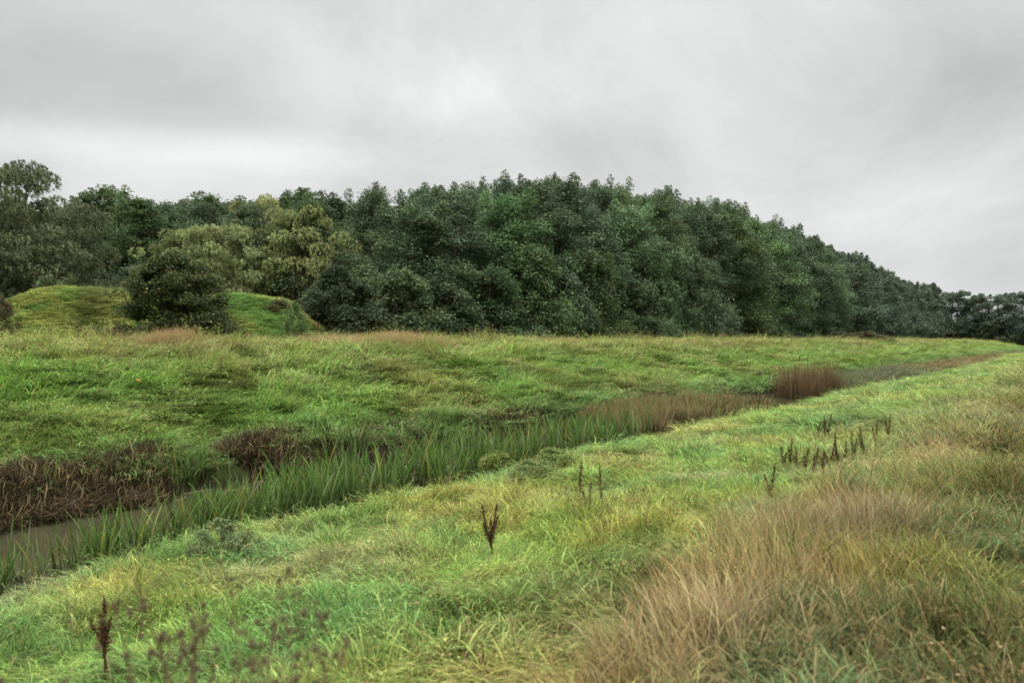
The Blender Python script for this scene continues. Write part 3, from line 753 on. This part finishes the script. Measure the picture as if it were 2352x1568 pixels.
for i, (px, yb, sc_, lab) in enumerate(((1822, 908, 1.0, "tall russet rush clump at the bend, nearest the open water"), (1856, 906, .92, "russet rush clump in the middle of the three tall ones"),
                                    (1893, 902, 1.05, "tall russet rush clump beside the grey green reeds"))):
    Y = 42.5 + i * 1.6; x = at_px(px, Y)
    leafy("rush_clump", RU[i % 2], x, Y, -.05, (sc_ * 1.1, sc_ * 1.1, sc_ * 1.22), lab, "rushes")

# floating fallen leaves
M_fall = plant_material("fallen_leaf", [(0, (.30, .22, .10)), (.5, (.42, .38, .12)), (1, (.50, .44, .26))], (.35, .28, .12))
for px, py, L_, ang in ((580, 1108, .9, .3), (640, 1095, .7, .5), (610, 1118, .6, .1), (520, 1128, .5, .6), (1290, 1050, .5, .4), (420, 1135, .55, .8), (1745, 918, 1.2, .4), (330, 1160, .4, .3)):
    Y = F * EYE / (py - 784); a = Acc(); m = 2
    a.blades(np.array([[0, 0, 0], [.03, .05, .0]]), np.full(m, L_), np.full(m, .035), np.array([ang, ang + .12]), np.full(m, .02), segs=3, lean0=1.55, twist=np.full(m, ang + 1.57))
    o = leafy("fallen_leaf", a.mesh("fallen_leaf", M_fall), at_px(px, Y), Y, .012, (1, 1, 1), None, None, rz=0)
    tag(o, "pale fallen iris leaf floating on the murky water", "leaf", "fallen leaves on the water")

# ================================================================== herbs on the near bank
M_weed = crown_material("weed_leaves", [(0, (.10, .17, .05)), (.5, (.15, .23, .06)), (1, (.21, .27, .07))], (.40, .33, .06), .06)
M_dock = plant_material("dry_dock", [(0, (.035, .016, .010)), (.6, (.07, .032, .018)), (1, (.14, .07, .035))], (.05, .03, .02), .8, .1, .4, 0)
M_seed = plant_material("dark_seedheads", [(0, (.075, .058, .03)), (.6, (.115, .09, .05)), (1, (.17, .135, .08))], (.05, .035, .03), .9, .1, .4, 0)
M_stem = plant_material("dry_stem", [(0, (.13, .08, .045)), (1, (.20, .13, .08))], (.1, .06, .03), .8, .1)
WD = []
for _ in range(2):
    W, C = make_tree('bush', .62, .62, .02, 45, 150, (.045, .022), .15, spires=0); WD.append((W.mesh("stem", M_stem), C.mesh("foliage", M_weed)))
for px, py, q, h, lab in ((1145, 1100, 1.1, 1.1, "leafy green weed bush leftmost of the row before the iris bed"), (1215, 1118, 1.0, .85, "low leafy weed with yellowed leaves before the iris bed"), (1265, 1095, 1.15, 1.0, "leafy weed bush, rightmost of the row before the iris bed"),
                          (500, 1290, .75, .8, "dark leafy weed hummock on the near bank at the water's lip"), (560, 1300, .6, .6, "small weed with yellow flowers beside the leafy hummock"), (720, 1175, .6, .5, "small weed at the foot of the tallest iris clumps")):
    x, y, z = gpix(px, py); plant("weed", WD[int(px) % 2], x, y, (q, q, h), lab, "weed", hill=False)

def dock_parts(h, spikes, dens=1.0):
    """stem + one seed head mesh per spike; spikes: (angle, lean, start, length)"""
    Wm = Acc(); heads = []
    tube(Wm, [[0, 0, -.15], [.01, 0, h * .25], [0, .01, h * .45]], [.008, .007, .006], 6)
    for (ang, lean, s0, L_) in spikes:
        base = np.array([0, 0, h * s0]); d = np.array([math.cos(ang) * math.sin(lean), math.sin(ang) * math.sin(lean), math.cos(lean)])
        P = [base + d * L_ * u + np.array([0, 0, .10 * L_ * u * u]) for u in np.linspace(0, 1, 7)]
        tube(Wm, P, np.linspace(.006, .0015, 7), 5)
        a = Acc(); n = int(420 * L_ * dens / .4)
        u = rng.uniform(.12, 1.0, n); u = np.round(u * 14) / 14 + rng.normal(0, .016, n)     # whorls
        C = base + d * L_ * u[:, None]; C[:, 2] += .10 * L_ * u * u
        rr = (.030 * (1.08 - u)**.6) * rng.uniform(.2, 1.1, n); aa = rng.uniform(0, 6.28, n)
        C[:, 0] += rr * np.cos(aa); C[:, 1] += rr * np.sin(aa); C[:, 2] += rng.normal(0, .006, n)
        V, q = quads_leaf(C, rng.uniform(.008, .016, n), rng.uniform(.007, .012, n), .3)
        a.add(V, [q], u=np.ones(4 * n), rnd=np.repeat(rng.random(n), 4)); heads.append(a)
    V = np.concatenate(Wm.V); Wm.A = dict(u=[np.ones(len(V))], rnd=[np.full(len(V), .4)])
    return Wm, heads
def dock(px, py, ytop_, spikes, label, group=None, dens=1.0, thick=1.0, extra=0.0):
    x, y, z = gpix(px, py); h = (py - ytop_) / F * y + extra; z -= 0
    Wm, heads = dock_parts(h, [(a_, l_, s_, L_ * h) for a_, l_, s_, L_ in spikes], dens)
    o = bpy.data.objects.new("dock_plant", None); col.objects.link(o); o.location = (x, y, z); o.empty_display_size = .1; o.scale = (thick, thick, 1); tag(o, label, "dead plant", group)
    link("stem", Wm.mesh("stem", M_dock), o)
    for a in heads: link("seed_head", a.mesh("seed_head", M_dock), o)
dock(1127, 1290, 1170, [(3.14, .20, .30, .72), (0, .13, .28, .72), (0.2, .30, .42, .42), (3.3, .38, .40, .36), (1.5, .1, .3, .45)], "dark brown dock plant with a forked pair of seed spikes amid the bright grass", thick=1.15)
dock(238, 1575, 1385, [(0, .02, .40, .60), (3.14, .52, .48, .32), (.1, .22, .42, .38), (2.9, .12, .4, .42), (0.3, .10, .34, .35)], "tall single dark brown dock spike near the photo's lower left corner")
dock(1330, 1190, 1098, [(0, .05, .40, .60), (1, .1, .3, .4)], "slim dark dock spike, leftmost of the trio by the weed bushes", dens=.6, extra=.15, thick=1.5)
dock(1382, 1198, 1100, [(3, .04, .35, .62)], "very thin dark dock stalk at the right of the trio", dens=.45, extra=.15, thick=1.5)
dock(1352, 1205, 1150, [(0, .05, .3, .7), (3, .2, .3, .5)], "shorter dark dock between the thin stalks", dens=.6, extra=.15, thick=1.5)
for i, (px, py, yt) in enumerate(((1902, 1012, 970), (1880, 1012, 988), (1895, 1014, 985), (1815, 1085, 1043), (1800, 1083, 1056), (1830, 1100, 1062), (1850, 1095, 1068), (1868, 1102, 1058), (1890, 1100, 1072), (1905, 1095, 1060), (1925, 1090, 1045), (1940, 1080, 1052),
                              (1960, 1075, 1030), (1985, 1060, 1020), (2010, 1045, 1005), (1770, 1165, 1110), (2040, 1020, 985))):
    near3 = i < 3
    dock(px, py, yt, [(random.uniform(0, 6.28), random.uniform(.02, .22), .25, .75), (random.uniform(0, 6.28), random.uniform(.12, .3), .3, .5)],
         "dark dock spike in the little trio on the bright grass" if near3 else "dark dead dock spike in the straggling row where the dry grass begins",
         "trio of dock spikes" if near3 else "dock spikes along the dry grass", dens=.75, thick=1.4, extra=random.uniform(.15, .24))

# branching plant with blurred dark seed heads close to the camera
SH = []
for _ in range(3):
    a = Acc(); n = 90; d_ = rng.normal(size=(n, 3)); d_ /= np.linalg.norm(d_, axis=1)[:, None]
    V, q = quads_leaf(d_ * rng.uniform(.002, .014, (n, 1)), rng.uniform(.006, .012, n), rng.uniform(.003, .006, n), .5)
    a.add(V, [q], u=np.ones(4 * n), rnd=np.repeat(rng.random(n), 4)); SH.append(a.mesh("seed_head", M_seed))
def seed_plant(px, Y, ytip, nb, label):
    x = at_px(px, Y); z = float(height(x, Y)); h = EYE + (784 - ytip) / F * Y - z
    o = bpy.data.objects.new("seedhead_plant", None); col.objects.link(o); o.location = (x, Y, z); o.empty_display_size = .1
    tag(o, label, "dead plant")
    Wm = Acc(); tube(Wm, [[0, 0, -.05], [.01, 0, h * .3], [.0, .01, h * .55]], [.0045, .004, .0035], 5)
    for i in range(nb):
        a0 = i * 2.4 + random.uniform(-.3, .3); s0 = random.uniform(.35, .55) * h; L_ = (h - s0) * random.uniform(.55, 1.05); le = random.uniform(.15, .62)
        e = np.array([math.cos(a0) * math.sin(le) * L_, math.sin(a0) * math.sin(le) * L_, s0 + L_ * math.cos(le)])
        limb(Wm, [0, 0, s0], e, .0026, .0014, -.02, 5)
        for j in range(3):
            e2 = e + rng.normal(0, .035, 3) if j else e
            if j: limb(Wm, e - np.array([0, 0, .05]), e2, .0018, .0015, 0, 3)
            hd = link("seed_head", random.choice(SH), o, loc=tuple(e2)); k_ = random.uniform(.5, .95); hd.scale = (k_, k_, k_)
    V = np.concatenate(Wm.V); Wm.A = dict(u=[np.ones(len(V))], rnd=[np.full(len(V), .4)])
    link("stem", Wm.mesh("stem", M_stem), o)
for a_ in ((540, 2.0, 1330, 14, "tallest dead plant of dark seed heads low in the photo's left part"), (400, 1.9, 1400, 8, "dead seed head plant between the single dock spike and the tallest seed head plant"), (610, 1.95, 1400, 10, "leaning dead plant of dark seed heads, rightmost of its group"),
           (700, 2.2, 1385, 5, "sparse dead stalk with few seed heads right of the group"), (470, 1.85, 1440, 8, "lowest dead plant of dark seed heads by the bottom edge"), (60, 2.0, 1500, 5, "dead seed head stalk cut off at the lower left corner"), (770, 2.1, 1500, 5, "short dead seed head stalk on the bottom edge of the photo")):
    seed_plant(*a_)

# orange flower on the far bank
M_pet = plant_material("orange_petals", [(0, (.75, .35, .02)), (1, (.85, .50, .05))], (.6, .3, .02))
x, y, z = gpix(318, 912); a = Acc(); P = rng.normal(0, .028, (26, 3)) * .6 + [0, 0, .42]
V, q = quads_leaf(P, np.full(26, .045), np.full(26, .03), .8); a.add(V, [q], u=np.ones(104), rnd=np.repeat(rng.random(26), 4))
o = bpy.data.objects.new("flower", None); col.objects.link(o); o.location = (x, y, z); tag(o, "single small orange flower in the grass of the far bank", "flower")
link("petals", a.mesh("petals", M_pet), o)
a = Acc(); tube(a, [[0, 0, -.05], [.01, 0, .2], [0, 0, .42]], [.006, .005, .004], 5); n = len(a.V[0]); a.A = dict(u=[np.ones(n)], rnd=[np.full(n, .3)])
link("stem", a.mesh("stem", M_weed), o)

# wooden steps set into the left mound
o = bpy.data.objects.new("wooden_steps", None); col.objects.link(o); x0, y0 = at_px(45, 42.5), 42.5; o.location = (x0, y0, float(height_all(x0, y0)))
tag(o, "short flight of weathered wooden steps up the left side of the mound", "steps")
for i, px in enumerate((4, 22, 40, 58, 76, 92)):
    x, y = at_px(px, 42.6), 42.6 + i * .10; z = float(height_all(x, y)) + .22
    import bmesh
    bm = bmesh.new(); bmesh.ops.create_cube(bm, size=1); bmesh.ops.scale(bm, vec=(.40, 1.1, .26), verts=bm.verts); bmesh.ops.bevel(bm, geom=bm.edges[:], offset=.015, segments=1)
    me = bpy.data.meshes.new("step"); bm.to_mesh(me); bm.free()
    link("step", me, o, M_wood, loc=(x - x0, y - y0, z - o.location.z))

# ================================================================== camera, sky, sun
cam = bpy.data.cameras.new("camera"); cam.lens = 28; cam.sensor_width = 36; cam.clip_start = .05; cam.clip_end = 9000
cam.dof.use_dof = True; cam.dof.focus_distance = 15; cam.dof.aperture_fstop = 2.0
co = bpy.data.objects.new("camera", cam); sc.collection.objects.link(co); co.location = (0, 0, EYE); co.rotation_euler = (R(90), 0, 0); sc.camera = co
SE, SA = 52.0, 215.0    # elevation, compass direction of the hidden sun (degrees clockwise from +Y)
w = bpy.data.worlds.new("World"); sc.world = w; w.use_nodes = True; nt = w.node_tree; nt.nodes.clear(); N = nt.nodes.new
sky = N('ShaderNodeTexSky'); sky.sky_type = 'NISHITA'; sky.sun_disc = False; sky.sun_elevation = R(SE); sky.sun_rotation = R(SA)
tc = N('ShaderNodeTexCoord'); sep = N('ShaderNodeSeparateXYZ'); nt.links.new(tc.outputs['Generated'], sep.inputs[0])
zz = math_(nt, 'MAXIMUM', sep.outputs[2], 0.0); zd = math_(nt, 'ADD', zz, .34)
u = math_(nt, 'DIVIDE', sep.outputs[0], zd); v = math_(nt, 'DIVIDE', sep.outputs[1], zd)
cmb = N('ShaderNodeCombineXYZ'); nt.links.new(u, cmb.inputs[0]); nt.links.new(v, cmb.inputs[1])
mp = N('ShaderNodeMapping'); mp.inputs['Rotation'].default_value = (0, R(24), 0); mp.inputs['Scale'].default_value = (1.9, 1.9, 3.0); mp.inputs['Location'].default_value = (.3, .9, 0)
nt.links.new(tc.outputs['Generated'], mp.inputs[0])
n1 = N('ShaderNodeTexNoise'); n1.inputs['Scale'].default_value = 1.35; n1.inputs['Detail'].default_value = 8; n1.inputs['Roughness'].default_value = .62; n1.inputs['Distortion'].default_value = .5
nt.links.new(mp.outputs[0], n1.inputs['Vector'])
cl = ramp(nt, n1.outputs['Fac'], [(.28, (.52, .53, .525)), (.44, (.60, .612, .605)), (.56, (.68, .687, .683)), (.72, (.765, .77, .765))])
def blob(px, py, wx, wy, amp):
    """a broad lighter or darker area of cloud, fixed in a direction of the sky"""
    d = np.array([(px - 1176) / F, 1, (784 - py) / F]); d /= np.linalg.norm(d)
    a_ = math_(nt, 'MULTIPLY', math_(nt, 'SUBTRACT', sep.outputs[0], float(d[0])), 1 / wx)
    b_ = math_(nt, 'MULTIPLY', math_(nt, 'SUBTRACT', sep.outputs[2], float(d[2])), 1 / wy)
    e_ = math_(nt, 'MULTIPLY', math_(nt, 'ADD', math_(nt, 'MULTIPLY', a_, a_), math_(nt, 'MULTIPLY', b_, b_)), -1.0)
    return math_(nt, 'MULTIPLY', math_(nt, 'EXPONENT', e_), amp)
tot = 1.0
acc = None
for b_ in ((100, 120, .26, .08, -.20), (420, 215, .14, .05, -.12), (1000, 200, .13, .045, .20), (1130, 260, .10, .03, .08), (150, 330, .26, .022, .22), (640, 340, .12, .022, .14), (2350, 130, .20, .12, -.20), (2150, 470, .14, .05, .12), (1900, 430, .12, .03, -.05), (1250, 340, .3, .03, -.05)):
    q = blob(*b_); acc = q if acc is None else math_(nt, 'ADD', acc, q)
mul = math_(nt, 'ADD', acc, 1.0)
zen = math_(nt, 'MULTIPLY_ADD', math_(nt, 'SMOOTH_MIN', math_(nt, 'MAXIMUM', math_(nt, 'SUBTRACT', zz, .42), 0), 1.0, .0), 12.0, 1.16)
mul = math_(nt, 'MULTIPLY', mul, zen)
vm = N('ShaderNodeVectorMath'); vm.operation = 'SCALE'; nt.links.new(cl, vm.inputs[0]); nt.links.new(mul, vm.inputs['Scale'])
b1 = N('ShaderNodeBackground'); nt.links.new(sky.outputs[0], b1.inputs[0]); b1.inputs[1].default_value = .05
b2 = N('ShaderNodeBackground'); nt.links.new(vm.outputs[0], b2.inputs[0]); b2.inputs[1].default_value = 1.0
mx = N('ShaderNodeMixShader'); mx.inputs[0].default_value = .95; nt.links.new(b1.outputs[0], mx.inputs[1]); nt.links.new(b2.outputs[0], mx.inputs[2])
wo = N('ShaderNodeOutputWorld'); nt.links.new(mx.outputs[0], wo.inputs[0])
sun = bpy.data.lights.new("sun", 'SUN'); sun.energy = 1.0; sun.angle = R(22); sun.color = (1, .97, .92)
so = bpy.data.objects.new("sun", sun); sc.collection.objects.link(so); so.rotation_euler = (R(90 - SE), 0, R(180 - SA)); 
sc.view_settings.view_transform = 'Standard'; sc.view_settings.look = 'None'; sc.view_settings.exposure = 0
sc.cycles.max_bounces = 6; sc.cycles.diffuse_bounces = 3; sc.cycles.transmission_bounces = 3
